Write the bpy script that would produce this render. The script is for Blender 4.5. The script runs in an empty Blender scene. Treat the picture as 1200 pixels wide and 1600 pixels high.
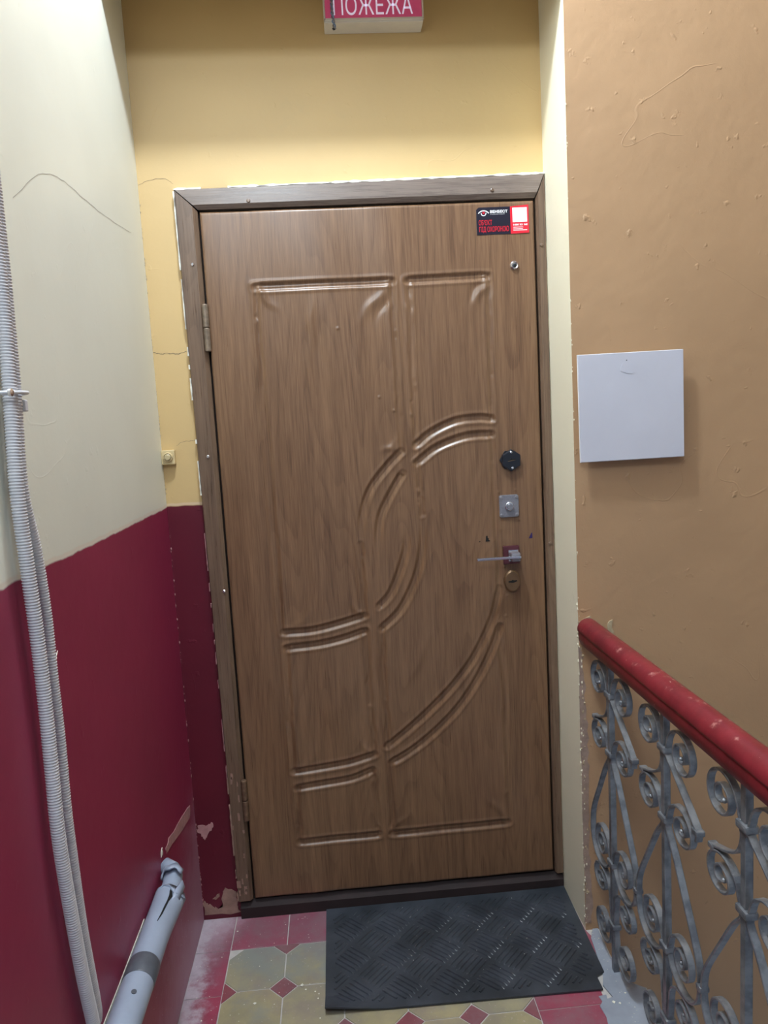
import bpy, bmesh, math, random
import numpy as np
from mathutils import Vector, Matrix

random.seed(7)
np.random.seed(7)
scene = bpy.context.scene
COL = scene.collection
PI = math.pi

# ---------------------------------------------------------------- camera
def camera():
    f_px = 1150.0
    loc = Vector((0.3194, -2.1031, 1.4632))
    yaw, pitch, roll = 0.0644, -0.1186, -0.0553
    cy, sy, cp, sp = math.cos(yaw), math.sin(yaw), math.cos(pitch), math.sin(pitch)
    fw = Vector((sy * cp, cy * cp, sp)); r = Vector((cy, -sy, 0)); u = r.cross(fw)
    cr, sr = math.cos(roll), math.sin(roll)
    R_, U_ = cr * r + sr * u, -sr * r + cr * u
    m = Matrix((R_, U_, -fw)).transposed().to_4x4()
    m.translation = loc
    cd = bpy.data.cameras.new('camera'); cam = bpy.data.objects.new('camera', cd)
    COL.objects.link(cam); cam.matrix_world = m
    cd.sensor_fit = 'VERTICAL'; cd.sensor_height = 36.0; cd.lens = f_px / 1600.0 * 36.0
    cd.clip_start = 0.02
    scene.camera = cam
camera()

# ---------------------------------------------------------------- light and exposure
world = bpy.data.worlds.new('stairwell_daylight'); scene.world = world
world.use_nodes = True
world.node_tree.nodes['Background'].inputs[0].default_value = (0.66, 0.84, 1.08, 1)
world.node_tree.nodes['Background'].inputs[1].default_value = 0.23

ld = bpy.data.lights.new('landing_lamp', 'POINT'); lo = bpy.data.objects.new('landing_lamp', ld)
COL.objects.link(lo); lo.location = (0.25, -0.76, 3.32)
ld.energy = 86.0; ld.color = (0.82, 0.95, 1.08); ld.shadow_soft_size = 0.075

ld2 = bpy.data.lights.new('added_back_fill', 'POINT'); lo2 = bpy.data.objects.new('added_back_fill', ld2)  # unseen fill added behind the camera to lift the shaded wall above the door
COL.objects.link(lo2); lo2.location = (0.02, -2.75, 3.05)
ld2.energy = 54.0; ld2.color = (0.84, 0.96, 1.06); ld2.shadow_soft_size = 0.22

vs = scene.view_settings
vs.view_transform = 'Standard'; vs.look = 'None'; vs.gamma = 1.0; vs.use_curve_mapping = False
vs.exposure = 0.54

# ---------------------------------------------------------------- materials
def srgb(r, g, b):
    def c(v):
        v /= 255.0
        return v / 12.92 if v <= 0.04045 else ((v + 0.055) / 1.055) ** 2.4
    return (c(r), c(g), c(b), 1.0)

class NT:
    def __init__(self, name):
        self.m = bpy.data.materials.new(name); self.m.use_nodes = True
        self.t = self.m.node_tree; self.b = self.t.nodes['Principled BSDF']
        self.pos = None
    def n(self, typ, **kw):
        nd = self.t.nodes.new(typ)
        for k, v in kw.items():
            setattr(nd, k, v)
        return nd
    def l(self, a, b):
        self.t.links.new(a, b)
    def P(self):
        if self.pos is None:
            self.pos = self.n('ShaderNodeNewGeometry').outputs['Position']
        return self.pos
    def mapped(self, scale):
        mp = self.n('ShaderNodeMapping'); mp.inputs['Scale'].default_value = scale
        self.l(self.P(), mp.inputs['Vector']); return mp.outputs[0]
    def noise(self, scale=5, detail=4, rough=0.55, vec=None, dist=0.0):
        nd = self.n('ShaderNodeTexNoise'); nd.inputs['Scale'].default_value = scale
        nd.inputs['Detail'].default_value = detail; nd.inputs['Roughness'].default_value = rough
        nd.inputs['Distortion'].default_value = dist
        self.l(vec if vec is not None else self.P(), nd.inputs['Vector']); return nd.outputs['Fac']
    def ramp(self, fac, stops):
        r = self.n('ShaderNodeValToRGB')
        el = r.color_ramp.elements
        while len(el) < len(stops): el.new(0.5)
        for e, (p, c) in zip(el, stops):
            e.position = p; e.color = c if len(c) == 4 else (*c, 1)
        self.l(fac, r.inputs[0]); return r.outputs[0]
    def step(self, fac, a, b):
        mr = self.n('ShaderNodeMapRange'); mr.interpolation_type = 'SMOOTHSTEP'
        mr.inputs['From Min'].default_value = a; mr.inputs['From Max'].default_value = b
        self.l(fac, mr.inputs['Value']); return mr.outputs[0]
    def math(self, op, a, b=0.0, c=0.0):
        nd = self.n('ShaderNodeMath', operation=op)
        for i, v in enumerate((a, b, c)):
            if isinstance(v, (int, float)): nd.inputs[i].default_value = v
            else: self.l(v, nd.inputs[i])
        return nd.outputs[0]
    def mix(self, fac, a, b, mode='MIX'):
        nd = self.n('ShaderNodeMix', data_type='RGBA', blend_type=mode)
        if isinstance(fac, (int, float)): nd.inputs[0].default_value = fac
        else: self.l(fac, nd.inputs[0])
        for i, v in ((6, a), (7, b)):
            if isinstance(v, tuple): nd.inputs[i].default_value = v
            else: self.l(v, nd.inputs[i])
        return nd.outputs[2]
    def xyz(self):
        s = self.n('ShaderNodeSeparateXYZ'); self.l(self.P(), s.inputs[0]); return s.outputs
    def base(self, c):
        if isinstance(c, tuple): self.b.inputs['Base Color'].default_value = c
        else: self.l(c, self.b.inputs['Base Color'])
    def bump(self, h, strength=0.3, dist=0.005):
        bp = self.n('ShaderNodeBump'); bp.inputs['Strength'].default_value = strength
        bp.inputs['Distance'].default_value = dist
        self.l(h, bp.inputs['Height']); self.l(bp.outputs[0], self.b.inputs['Normal'])
    def rough(self, v):
        if isinstance(v, (int, float)): self.b.inputs['Roughness'].default_value = v
        else: self.l(v, self.b.inputs['Roughness'])

def plain(name, col, rough=0.5, metal=0.0, var=0.12, scale=30, bump=0.0):
    t = NT(name)
    nz = t.noise(scale, 4)
    dark = tuple(c * (1 - var) for c in col[:3]) + (1,)
    lite = tuple(min(1, c * (1 + var)) for c in col[:3]) + (1,)
    t.base(t.ramp(nz, [(0.3, dark), (0.7, lite)]))
    t.rough(rough); t.b.inputs['Metallic'].default_value = metal
    if bump: t.bump(nz, bump, 0.003)
    return t.m

def wall_paint(name, upper, lower=None, level=1.262, rough=0.55, dusty=False, relief=0.35, grime=None):
    t = NT(name)
    x, y, z = t.xyz()
    big = t.noise(1.7, 3); fine = t.noise(26, 5, 0.6)
    up = t.mix(t.step(big, 0.35, 0.7), upper, tuple(c * 0.93 for c in upper[:3]) + (1,))
    if grime:
        g = t.step(t.noise(5.5, 6, 0.7), 0.62, 0.78)
        up = t.mix(t.math('MULTIPLY', g, 0.35), up, grime)
    col = up
    if lower:
        edge = t.math('ADD', z, t.math('MULTIPLY', t.math('SUBTRACT', t.noise(14, 3), 0.5), 0.012))
        lo_ = t.mix(t.step(t.noise(3, 4), 0.3, 0.75), lower, tuple(c * 0.86 for c in lower[:3]) + (1,))
        if dusty:
            # lime dust and scuffs in the lowest corner beside the floor
            d = t.math('ADD', t.math('MULTIPLY', z, 1.7), t.math('MULTIPLY', t.math('MULTIPLY', y, -1.0), 0.9))
            d = t.math('ADD', d, t.math('MULTIPLY', t.math('SUBTRACT', t.noise(9, 6, 0.7), 0.5), 0.75))
            dm = t.math('MULTIPLY', t.step(d, 0.95, 0.15), 0.55)
            lo_ = t.mix(dm, lo_, srgb(186, 160, 178))
            sp = t.math('MULTIPLY', t.step(t.noise(120, 2), 0.70, 0.76), t.step(z, 0.5, 0.1))
            lo_ = t.mix(t.math('MULTIPLY', sp, 0.7), lo_, srgb(205, 200, 205))
        m = t.step(edge, level - 0.0025, level + 0.0025)
        line = t.math('MULTIPLY', t.step(edge, level - 0.002, level + 0.004), t.step(edge, level + 0.011, level + 0.006))
        col = t.mix(m, lo_, up)
        col = t.mix(t.math('MULTIPLY', line, 0.45), col, srgb(222, 200, 180))
    t.base(col); t.rough(rough)
    h = t.math('ADD', t.math('MULTIPLY', fine, 0.35), t.math('MULTIPLY', t.noise(4.5, 3), 1.2))
    lump = t.step(t.noise(33, 3, 0.5), 0.66, 0.80)
    scr = t.math('ABSOLUTE', t.math('SUBTRACT', t.noise(2.3, 2, 0.5, None, 0.6), 0.5))
    scr = t.math('MULTIPLY', t.step(scr, 0.0035, 0.0), t.step(t.noise(3.1, 2), 0.50, 0.60))
    h = t.math('ADD', h, t.math('ADD', t.math('MULTIPLY', lump, 0.32), t.math('MULTIPLY', scr, 0.12)))
    t.bump(h, relief, 0.006)
    return t.m

CREAM = srgb(230, 230, 217); MAROON = srgb(144, 41, 74)
M = {}
M['left'] = wall_paint('cream_over_maroon_paint', CREAM, MAROON, 1.262, 0.42, dusty=True, relief=0.22)
M['back'] = wall_paint('ochre_over_maroon_paint', srgb(206, 174, 121), srgb(96, 15, 36), 1.264, 0.5, relief=0.3, grime=srgb(190, 165, 120))
M['tan'] = wall_paint('tan_wall_paint', srgb(172, 137, 103), None, 0, 0.5, relief=0.7)
M['reveal'] = wall_paint('cream_reveal_paint', srgb(230, 221, 197), None, 0, 0.5, relief=0.3, grime=srgb(176, 165, 130))
M['ceiling'] = wall_paint('white_ceiling', srgb(225, 222, 215), None, 0, 0.7)

def wood(name, light, dark, rough=0.31, horiz=False):
    t = NT(name)
    def mp(a, b, c): return t.mapped((c, b, a) if horiz else (a, b, c))
    # growth rings: contour lines of a stretched noise give nested cathedral arches
    ring = t.noise(1.0, 1.5, 0.45, mp(6.5, 3.0, 0.62), 0.15)
    saw = t.math('FRACT', t.math('MULTIPLY', ring, 26.0))
    line = t.math('MULTIPLY', t.step(saw, 0.45, 0.93), t.step(saw, 1.0, 0.94))
    fib = t.noise(1.0, 6, 0.62, mp(330.0, 90.0, 9.0))
    mid = t.noise(1.0, 4, 0.55, mp(46.0, 20.0, 1.6))
    patch = t.noise(1.0, 2, 0.5, mp(9.0, 9.0, 1.2))
    f = t.math('ADD', t.math('MULTIPLY', line, -0.07),
               t.math('ADD', t.math('MULTIPLY', fib, 0.62), t.math('ADD', t.math('MULTIPLY', mid, 0.42), t.math('MULTIPLY', patch, 0.12))))
    md = tuple((a + b) / 2 for a, b in zip(light, dark))
    t.base(t.ramp(f, [(0.32, dark), (0.55, md), (0.80, light)]))
    t.rough(t.math('ADD', rough, t.math('MULTIPLY', t.math('SUBTRACT', fib, 0.5), 0.2)))
    t.bump(fib, 0.07, 0.002)
    return t.m
M['oak'] = wood('oak_film', srgb(140, 106, 78), srgb(84, 58, 41))
M['casing'] = wood('worn_brown_casing', srgb(128, 103, 84), srgb(78, 60, 48), 0.30)
M['casing_h'] = wood('worn_brown_casing_across', srgb(140, 124, 114), srgb(100, 87, 80), 0.28, True)
M['jamb'] = plain('dark_jamb', srgb(46, 32, 26), 0.6)
M['threshold'] = plain('dark_brown_threshold', srgb(40, 26, 26), 0.75, var=0.25, scale=12)
M['plaster'] = plain('white_plaster', srgb(226, 222, 208), 0.8, var=0.15, scale=90, bump=0.3)
M['old_plaster'] = plain('old_plaster', srgb(168, 150, 122), 0.85, var=0.3, scale=60, bump=0.4)
M['pink_filler'] = plain('pink_filler', srgb(176, 128, 128), 0.75, var=0.15, scale=40)
M['tan_filler'] = plain('tan_filler', srgb(150, 118, 104), 0.75, var=0.2, scale=40)
M['worn'] = plain('worn_pink_plaster', srgb(150, 128, 116), 0.8, var=0.2, scale=50, bump=0.4)
M['crack'] = plain('crack_shade', srgb(128, 112, 88), 0.9)
M['crack_grey'] = plain('crack_grey', srgb(176, 172, 160), 0.9)
M['black_plastic'] = plain('black_plastic', srgb(26, 28, 36), 0.35)
M['void_black'] = plain('keyhole_black', srgb(8, 7, 7), 0.8)
M['steel'] = plain('brushed_steel', srgb(138, 135, 142), 0.36, 0.5, var=0.1, scale=200)
M['chrome'] = plain('satin_chrome', srgb(215, 214, 220), 0.16, 0.95, var=0.03)
M['rosette'] = plain('plum_bronze', srgb(92, 48, 56), 0.3, 0.35)
M['brass'] = plain('aged_brass', srgb(132, 104, 78), 0.30, 0.65, var=0.1)
M['rust'] = plain('rusty_metal', srgb(112, 88, 70), 0.5, 0.4, var=0.35, scale=80)
M['hinge'] = plain('worn_grey_hinge', srgb(128, 112, 96), 0.42, 0.4, var=0.3, scale=70)
M['violet'] = plain('violet_ink', srgb(40, 22, 84), 0.6)
M['st_black'] = plain('sticker_black', srgb(30, 26, 40), 0.3, var=0.03)
M['st_red'] = plain('sticker_red', srgb(214, 34, 52), 0.3, var=0.03)
M['st_white'] = plain('sticker_white', srgb(240, 238, 240), 0.4, var=0.02)
M['bell'] = plain('ivory_plastic', srgb(206, 184, 140), 0.4, var=0.05)
M['bell2'] = plain('ivory_button', srgb(190, 172, 134), 0.35, var=0.05)
M['panel'] = plain('pale_grey_panel', srgb(190, 189, 200), 0.4, var=0.03, scale=8)
M['panel_edge'] = plain('white_panel_edge', srgb(240, 238, 236), 0.4, var=0.02)
M['conduit'] = plain('grey_pvc', srgb(206, 206, 212), 0.38, var=0.06)
M['pipe'] = plain('grey_pipe_paint', srgb(150, 160, 178), 0.36, var=0.07, scale=14, bump=0.05)
M['tape'] = plain('dark_grey_tape', srgb(86, 90, 98), 0.35, var=0.15, scale=50)
M['cement'] = plain('cement_paint', srgb(140, 146, 158), 0.42, var=0.12, scale=16, bump=0.12)
M['slab'] = plain('slab_grout', srgb(184, 178, 174), 0.8, var=0.15)
M['rope'] = plain('wire_insulation', srgb(120, 140, 170), 0.4)
M['sign_body'] = plain('sign_plastic', srgb(214, 206, 194), 0.4, var=0.04)

def tile_mat(name, a, b, dirt, stain=0.5):
    t = NT(name)
    oi = t.n('ShaderNodeObjectInfo')
    nz = t.noise(9, 5, 0.6)
    c = t.mix(t.step(nz, 0.35, 0.68), a, b)
    c = t.mix(t.math('MULTIPLY', oi.outputs['Random'], 0.35), c, dirt)
    x, y, z = t.xyz()
    # grey walked-in dirt, stronger along the row below the door
    d = t.math('ADD', t.math('MULTIPLY', t.noise(5, 5, 0.65), 1.0), t.math('MULTIPLY', y, 0.9))
    c = t.mix(t.math('MULTIPLY', t.step(d, 0.10, 0.40), stain), c, dirt)
    # lime dust swept into the corner by the left wall
    e = t.math('ADD', x, t.math('MULTIPLY', t.math('SUBTRACT', t.noise(22, 5, 0.7), 0.5), 0.16))
    e2 = t.math('ADD', t.math('ADD', x, t.math('MULTIPLY', y, -0.55)), t.math('MULTIPLY', t.math('SUBTRACT', t.noise(18, 5, 0.7), 0.5), 0.14))
    dm = t.math('MAXIMUM', t.step(e, -0.085, -0.15), t.step(e2, 0.02, -0.15))
    c = t.mix(t.math('MULTIPLY', dm, 0.75), c, srgb(196, 190, 200))
    gr = t.math('MULTIPLY', t.step(t.noise(7, 6, 0.7), 0.42, 0.66), 0.45)
    c = t.mix(gr, c, srgb(126, 112, 116))
    sp = t.step(t.noise(140, 2, 0.6), 0.66, 0.76)
    c = t.mix(t.math('MULTIPLY', sp, 0.5), c, srgb(200, 180, 186))
    t.base(c); t.rough(0.38); t.bump(nz, 0.12, 0.002)
    return t.m
M['red_tile'] = tile_mat('red_tile', srgb(156, 66, 86), srgb(138, 57, 76), srgb(132, 84, 98), 0.50)
M['dia_tile'] = tile_mat('dark_red_tile', srgb(138, 70, 78), srgb(120, 58, 66), srgb(128, 102, 106), 0.5)
M['oct_tile'] = tile_mat('ochre_tile', srgb(166, 152, 114), srgb(146, 136, 106), srgb(132, 134, 128), 0.95)

def rubber():
    t = NT('black_rubber')
    nz = t.noise(7, 5, 0.65); fn = t.noise(160, 2)
    c = t.mix(t.step(nz, 0.3, 0.75), srgb(40, 44, 50), srgb(66, 70, 78))
    c = t.mix(t.math('MULTIPLY', t.step(fn, 0.72, 0.78), 0.3), c, srgb(120, 124, 130))
    t.base(c); t.rough(0.36); t.bump(fn, 0.1, 0.001)
    return t.m
M['rubber'] = rubber()

def rail_red():
    t = NT('red_handrail_paint')
    nz = t.noise(10, 4)
    c = t.mix(t.step(nz, 0.35, 0.7), srgb(126, 36, 45), srgb(100, 28, 36))
    x, y, z = t.xyz()
    w = t.math('MULTIPLY', t.step(t.noise(24, 5, 0.75), 0.58, 0.70), t.step(z, 0.898, 0.908))
    c = t.mix(t.math('MULTIPLY', w, 0.55), c, srgb(206, 150, 140))
    sp = t.step(t.noise(95, 2, 0.5), 0.73, 0.76)
    c = t.mix(t.math('MULTIPLY', sp, 0.6), c, srgb(225, 190, 170))
    t.base(c); t.rough(0.33); t.bump(t.noise(50, 4), 0.18, 0.003)
    return t.m
M['rail'] = rail_red()

def iron():
    t = NT('silver_painted_iron')
    nz = t.noise(35, 4)
    c = t.mix(t.step(nz, 0.35, 0.7), srgb(132, 135, 140), srgb(98, 101, 108))
    t.base(c); t.rough(0.28); t.b.inputs['Metallic'].default_value = 0.4
    t.bump(nz, 0.15, 0.002)
    return t.m
M['iron'] = iron()

def sign_face():
    t = NT('sign_red_face')
    c = t.ramp(t.noise(20, 3), [(0.3, srgb(178, 66, 104)), (0.7, srgb(190, 74, 112))])
    t.base(c); t.rough(0.3)
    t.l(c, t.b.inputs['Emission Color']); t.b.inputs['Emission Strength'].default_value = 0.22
    return t.m
M['sign_face'] = sign_face()
def sign_white():
    t = NT('sign_white_letters')
    t.base(t.ramp(t.noise(20, 3), [(0.3, srgb(214, 206, 226)), (0.7, srgb(224, 216, 234))])); t.rough(0.3)
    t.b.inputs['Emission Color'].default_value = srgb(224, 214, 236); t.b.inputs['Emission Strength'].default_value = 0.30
    return t.m
M['sign_white'] = sign_white()

# ---------------------------------------------------------------- mesh helpers
def add(o, parent=None):
    COL.objects.link(o)
    if parent is not None: o.parent = parent
    return o

def mesh(name, verts, faces, mat, parent=None, smooth=False, loc=(0, 0, 0), flipfix=True):
    me = bpy.data.meshes.new(name)
    me.from_pydata([tuple(v) for v in verts], [], faces)
    if flipfix:
        bm = bmesh.new(); bm.from_mesh(me); bmesh.ops.recalc_face_normals(bm, faces=bm.faces); bm.to_mesh(me); bm.free()
    for m_ in (mat if isinstance(mat, list) else [mat]): me.materials.append(m_)
    if smooth: me.polygons.foreach_set('use_smooth', [True] * len(me.polygons))
    o = bpy.data.objects.new(name, me); o.location = loc
    return add(o, parent)

def from_bm(name, bm, mat, parent=None, smooth=False, loc=(0, 0, 0)):
    bmesh.ops.recalc_face_normals(bm, faces=bm.faces)
    me = bpy.data.meshes.new(name); bm.to_mesh(me); bm.free()
    for m_ in (mat if isinstance(mat, list) else [mat]): me.materials.append(m_)
    if smooth: me.polygons.foreach_set('use_smooth', [True] * len(me.polygons))
    o = bpy.data.objects.new(name, me); o.location = loc
    return add(o, parent)

def bm_box(bm, lo, hi, bevel=0.0, seg=2):
    r = bmesh.ops.create_cube(bm, size=1.0)
    vs_ = r['verts']
    for v in vs_:
        v.co = Vector([(lo[i] + hi[i]) / 2 + v.co[i] * (hi[i] - lo[i]) for i in range(3)])
    if bevel > 0:
        es = list({e for v in vs_ for e in v.link_edges})
        bmesh.ops.bevel(bm, geom=es, offset=bevel, segments=seg, profile=0.6, affect='EDGES')

def box(name, lo, hi, mat, parent=None, bevel=0.0, seg=2):
    bm = bmesh.new(); bm_box(bm, lo, hi, bevel, seg)
    return from_bm(name, bm, mat, parent)

def prism(name, pts, y0, y1, mat, parent=None, bevel=0.0):
    """outline pts (x,z) extruded from y0 (front) to y1."""
    n = len(pts)
    bm = bmesh.new()
    a = [bm.verts.new((p[0], y0, p[1])) for p in pts]; b = [bm.verts.new((p[0], y1, p[1])) for p in pts]
    f = bm.faces.new(a); bm.faces.new(b[::-1])
    for i in range(n): bm.faces.new((a[i], b[i], b[(i + 1) % n], a[(i + 1) % n]))
    if bevel > 0:
        bmesh.ops.bevel(bm, geom=list(f.edges), offset=bevel, segments=2, profile=0.6, affect='EDGES')
    return from_bm(name, bm, mat, parent)

def prism_z(name, pts, z0, z1, mat, parent=None, bevel=0.0, loc=(0, 0, 0)):
    n = len(pts); bm = bmesh.new()
    a = [bm.verts.new((p[0], p[1], z1)) for p in pts]; b = [bm.verts.new((p[0], p[1], z0)) for p in pts]
    f = bm.faces.new(a); bm.faces.new(b[::-1])
    for i in range(n): bm.faces.new((a[i], b[i], b[(i + 1) % n], a[(i + 1) % n]))
    if bevel > 0:
        bmesh.ops.bevel(bm, geom=list(f.edges), offset=bevel, segments=1, affect='EDGES')
    return from_bm(name, bm, mat, parent, loc=loc)

def smooth_path(pts, n=8):
    """Catmull-Rom through pts."""
    P_ = [np.array(p, float) for p in pts]; P_ = [2 * P_[0] - P_[1]] + P_ + [2 * P_[-1] - P_[-2]]
    out = []
    for i in range(1, len(P_) - 2):
        a, b, c, d = P_[i - 1:i + 3]
        for k in range(n):
            t = k / n
            out.append(0.5 * (2 * b + (c - a) * t + (2 * a - 5 * b + 4 * c - d) * t * t + (3 * b - a - 3 * c + d) * t ** 3))
    out.append(P_[-2]); return out

def tube(name, path, rad, mat, parent=None, seg=12, caps=True):
    P_ = np.array(path, float); n = len(P_)
    R_ = np.full(n, rad) if np.isscalar(rad) else np.array(rad)
    T = np.gradient(P_, axis=0); T /= np.linalg.norm(T, axis=1)[:, None]
    ref = np.array([0, 0, 1.0]) if abs(T[0][2]) < 0.8 else np.array([0, 1.0, 0])
    V, F = [], []
    for i in range(n):
        a = ref - T[i] * ref.dot(T[i]); a /= np.linalg.norm(a); ref = a; b = np.cross(T[i], a)
        for k in range(seg):
            t = 2 * PI * k / seg
            V.append(P_[i] + R_[i] * (math.cos(t) * a + math.sin(t) * b))
    for i in range(n - 1):
        for k in range(seg):
            F.append((i * seg + k, i * seg + (k + 1) % seg, (i + 1) * seg + (k + 1) % seg, (i + 1) * seg + k))
    if caps:
        F.append(tuple(range(seg))[::-1]); F.append(tuple((n - 1) * seg + k for k in range(seg)))
    return mesh(name, V, F, mat, parent, smooth=True)

def disc_y(name, c, prof, mat, parent=None, seg=28, sx=1.0, sz=1.0):
    """lathe round the y axis; prof = [(radius, y)] from the back to the front."""
    V, F = [], []
    for r, y in prof:
        for k in range(seg):
            t = 2 * PI * k / seg
            V.append((c[0] + r * sx * math.cos(t), y, c[1] + r * sz * math.sin(t)))
    for i in range(len(prof) - 1):
        for k in range(seg):
            F.append((i * seg + k, i * seg + (k + 1) % seg, (i + 1) * seg + (k + 1) % seg, (i + 1) * seg + k))
    F.append(tuple(range(seg))); F.append(tuple((len(prof) - 1) * seg + k for k in range(seg)))
    o = mesh(name, V, F, mat, parent)
    return o

def text(name, body, mat, x0, z0, w, h, y, parent=None, depth=0.0006, italic=0.0, bold=0.0):
    """flat lettering facing -y, fitted to a box w x h whose lower left corner is (x0, z0)."""
    cu = bpy.data.curves.new(name, 'FONT'); cu.body = body; cu.extrude = 1.0; cu.resolution_u = 3; cu.shear = italic; cu.offset = bold
    tmp = bpy.data.objects.new(name, cu); COL.objects.link(tmp)
    dg = bpy.context.evaluated_depsgraph_get()
    me = bpy.data.meshes.new_from_object(tmp.evaluated_get(dg))
    bpy.data.objects.remove(tmp); bpy.data.curves.remove(cu)
    co = np.empty(len(me.vertices) * 3); me.vertices.foreach_get('co', co); co = co.reshape(-1, 3)
    lo_, hi_ = co.min(0), co.max(0)
    out = np.empty_like(co)
    out[:, 0] = x0 + (co[:, 0] - lo_[0]) / (hi_[0] - lo_[0]) * w
    out[:, 2] = z0 + (co[:, 1] - lo_[1]) / (hi_[1] - lo_[1]) * h
    out[:, 1] = y - co[:, 2] * depth / 2
    me.vertices.foreach_set('co', out.ravel()); me.update()
    me.materials.clear(); me.materials.append(mat); me.name = name
    return add(bpy.data.objects.new(name, me), parent)

def empty(name, loc=(0, 0, 0), parent=None):
    o = bpy.data.objects.new(name, None); o.empty_display_size = 0.05; o.location = loc
    return add(o, parent)

def tag(o, label=None, cat=None, group=None, kind=None):
    for k, v in (('label', label), ('category', cat), ('group', group), ('kind', kind)):
        if v: o[k] = v
    return o

def ragged(pts, amp, n=5, seed=0):
    """closed outline with jagged intermediate points."""
    rnd = random.Random(seed); out = []
    for i in range(len(pts)):
        a, b = pts[i], pts[(i + 1) % len(pts)]
        for k in range(n):
            t = k / n
            out.append((a[0] + (b[0] - a[0]) * t + rnd.uniform(-amp, amp), a[1] + (b[1] - a[1]) * t + rnd.uniform(-amp, amp)))
    return out

# ---------------------------------------------------------------- the setting
XL, YB, XR, YT = -0.16, 0.012, 0.953, -0.196      # left wall, door wall, reveal, tan wall
CEIL = 3.70
wl = box('wall_left', (XL - 0.2, -2.9, -0.2), (XL, YB + 0.2, CEIL), M['left'])
tag(wl, 'cream wall with maroon painted lower half on the left', kind='structure')

bm = bmesh.new()
bm_box(bm, (XL, YB, -0.15), (-0.03, YB + 0.2, 2.10))
bm_box(bm, (XL, YB, 2.10), (XR, YB + 0.2, CEIL))
bm_box(bm, (-0.03, YB + 0.08, -0.15), (XR, YB + 0.2, 2.10))
wb = from_bm('wall_back', bm, M['back'])
tag(wb, 'ochre wall around the door with maroon strip low on the left', kind='structure')

# tan stairwell wall, cream reveal and the splayed lintel over the door niche: one wall
bm = bmesh.new()
def quad(*c, m=0):
    f = bm.faces.new([bm.verts.new(v) for v in c]); f.material_index = m; return f
ZL, ZU = -1.7, CEIL
quad((XR, YT, ZL), (2.9, YT, ZL), (2.9, YT, ZU), (XR, YT, ZU), m=0)
quad((XR, YT, ZL), (XR, YT, 2.51), (XR, YB + 0.1, 2.51), (XR, YB + 0.1, ZL), m=1)
quad((XL, YT, 2.51), (XR, YT, 2.51), (XR, YT, ZU), (XL, YT, ZU), m=0)
quad((XL, YT, 2.51), (XR, YT, 2.51), (XR, YB, 2.67), (XL, YB, 2.67), m=1)
quad((XR, YT, 2.51), (XR, YB, 2.67), (XR, YB, 2.51), m=1)
quad((XR, YB + 0.1, ZL), (2.9, YB + 0.1, ZL), (2.9, YB + 0.1, ZU), (XR, YB + 0.1, ZU), m=0)
wr = from_bm('wall_right', bm, [M['tan'], M['reveal']])
tag(wr, 'tan stairwell wall with cream reveal beside the door', kind='structure')
box('wall_side', (2.9, -2.9, -1.7), (3.0, YT, CEIL), M['tan'])['kind'] = 'structure'
box('ceiling', (XL - 0.2, -2.9, CEIL), (3.0, YB + 0.2, CEIL + 0.1), M['ceiling'])['kind'] = 'structure'

# floor slab (grout bed) with its tiles
slab_out = [(XL - 0.02, YB), (XR + 0.005, YB), (XR + 0.005, YT + 0.0), (0.992, YT), (0.985, -0.30), (0.992, -0.40), (1.032, -0.425), (1.035, -2.9), (XL - 0.02, -2.9)]
fl = prism_z('floor', slab_out, -0.22, -0.0025, M['slab'])
tag(fl, 'tiled landing floor with red border and ochre octagons', kind='structure')

PX, PY, PIT, CUT, GAP = -0.06, -0.136, 0.16, 0.037, 0.0016
def inset_poly(pts, g):
    c = np.mean(pts, axis=0); out = []
    for p_ in pts:
        d = np.array(p_) - c; out.append(tuple(c + d * (1 - g / np.linalg.norm(d) * 1.2)))
    return out
h = PIT / 2; k = h - CUT
octo = [(-h, -k), (-k, -h), (k, -h), (h, -k), (h, k), (k, h), (-k, h), (-h, k)]
def shared_tile(name, pts, mat):
    o = prism_z(name, inset_poly(pts, GAP), -0.010, 0.0, mat, fl, bevel=0.0008)
    return o
rows = 8
first = None
def put(name, proto, pts, mat, loc):
    if proto is None:
        o = shared_tile(name, pts, mat)
    else:
        o = proto.copy(); COL.objects.link(o); o.parent = fl
    o.location = loc; return o
op = dp = None
for j in range(rows):
    for i in range(5):
        dz = random.uniform(-0.0006, 0.0004)
        o = put('octagonal_tile', op, octo, M['oct_tile'], (PX + PIT * (i + 0.5), PY - PIT * (j + 0.5), dz)); op = op or o
        if i < 4 and j < rows - 1:
            o = put('diamond_tile', dp, [(-CUT, 0), (0, -CUT), (CUT, 0), (0, CUT)], M['dia_tile'], (PX + PIT * (i + 1), PY - PIT * (j + 1), dz)); dp = dp or o
tp = None
for i in range(4):
    o = put('half_diamond_tile', tp, [(-CUT, 0), (0, -CUT), (CUT, 0)], M['dia_tile'], (PX + PIT * (i + 1), PY, 0)); tp = tp or o
for j in range(rows - 1):
    o = tp.copy(); COL.objects.link(o); o.parent = fl; o.location = (PX, PY - PIT * (j + 1), 0); o.rotation_euler = (0, 0, PI / 2)
    o = tp.copy(); COL.objects.link(o); o.parent = fl; o.location = (PX + 5 * PIT, PY - PIT * (j + 1), 0); o.rotation_euler = (0, 0, -PI / 2)
def rect(x0, x1, y0, y1): return [(x0, y0), (x1, y0), (x1, y1), (x0, y1)]
def red(x0, x1, y0, y1):
    g = 0.0014
    o = prism_z('red_border_tile', [(x0 + g, y0 + g), (x1 - g, y0 + g), (x1 - g, y1 - g), (x0 + g, y1 - g)], -0.010, 0.0, M['red_tile'], fl, bevel=0.0008)
xs = [XL, -0.06, 0.10, 0.26, 0.42, 0.58, 0.74, 0.895]
for a, b in zip(xs[:-1], xs[1:]): red(a, b, PY, YB - 0.002)
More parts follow.
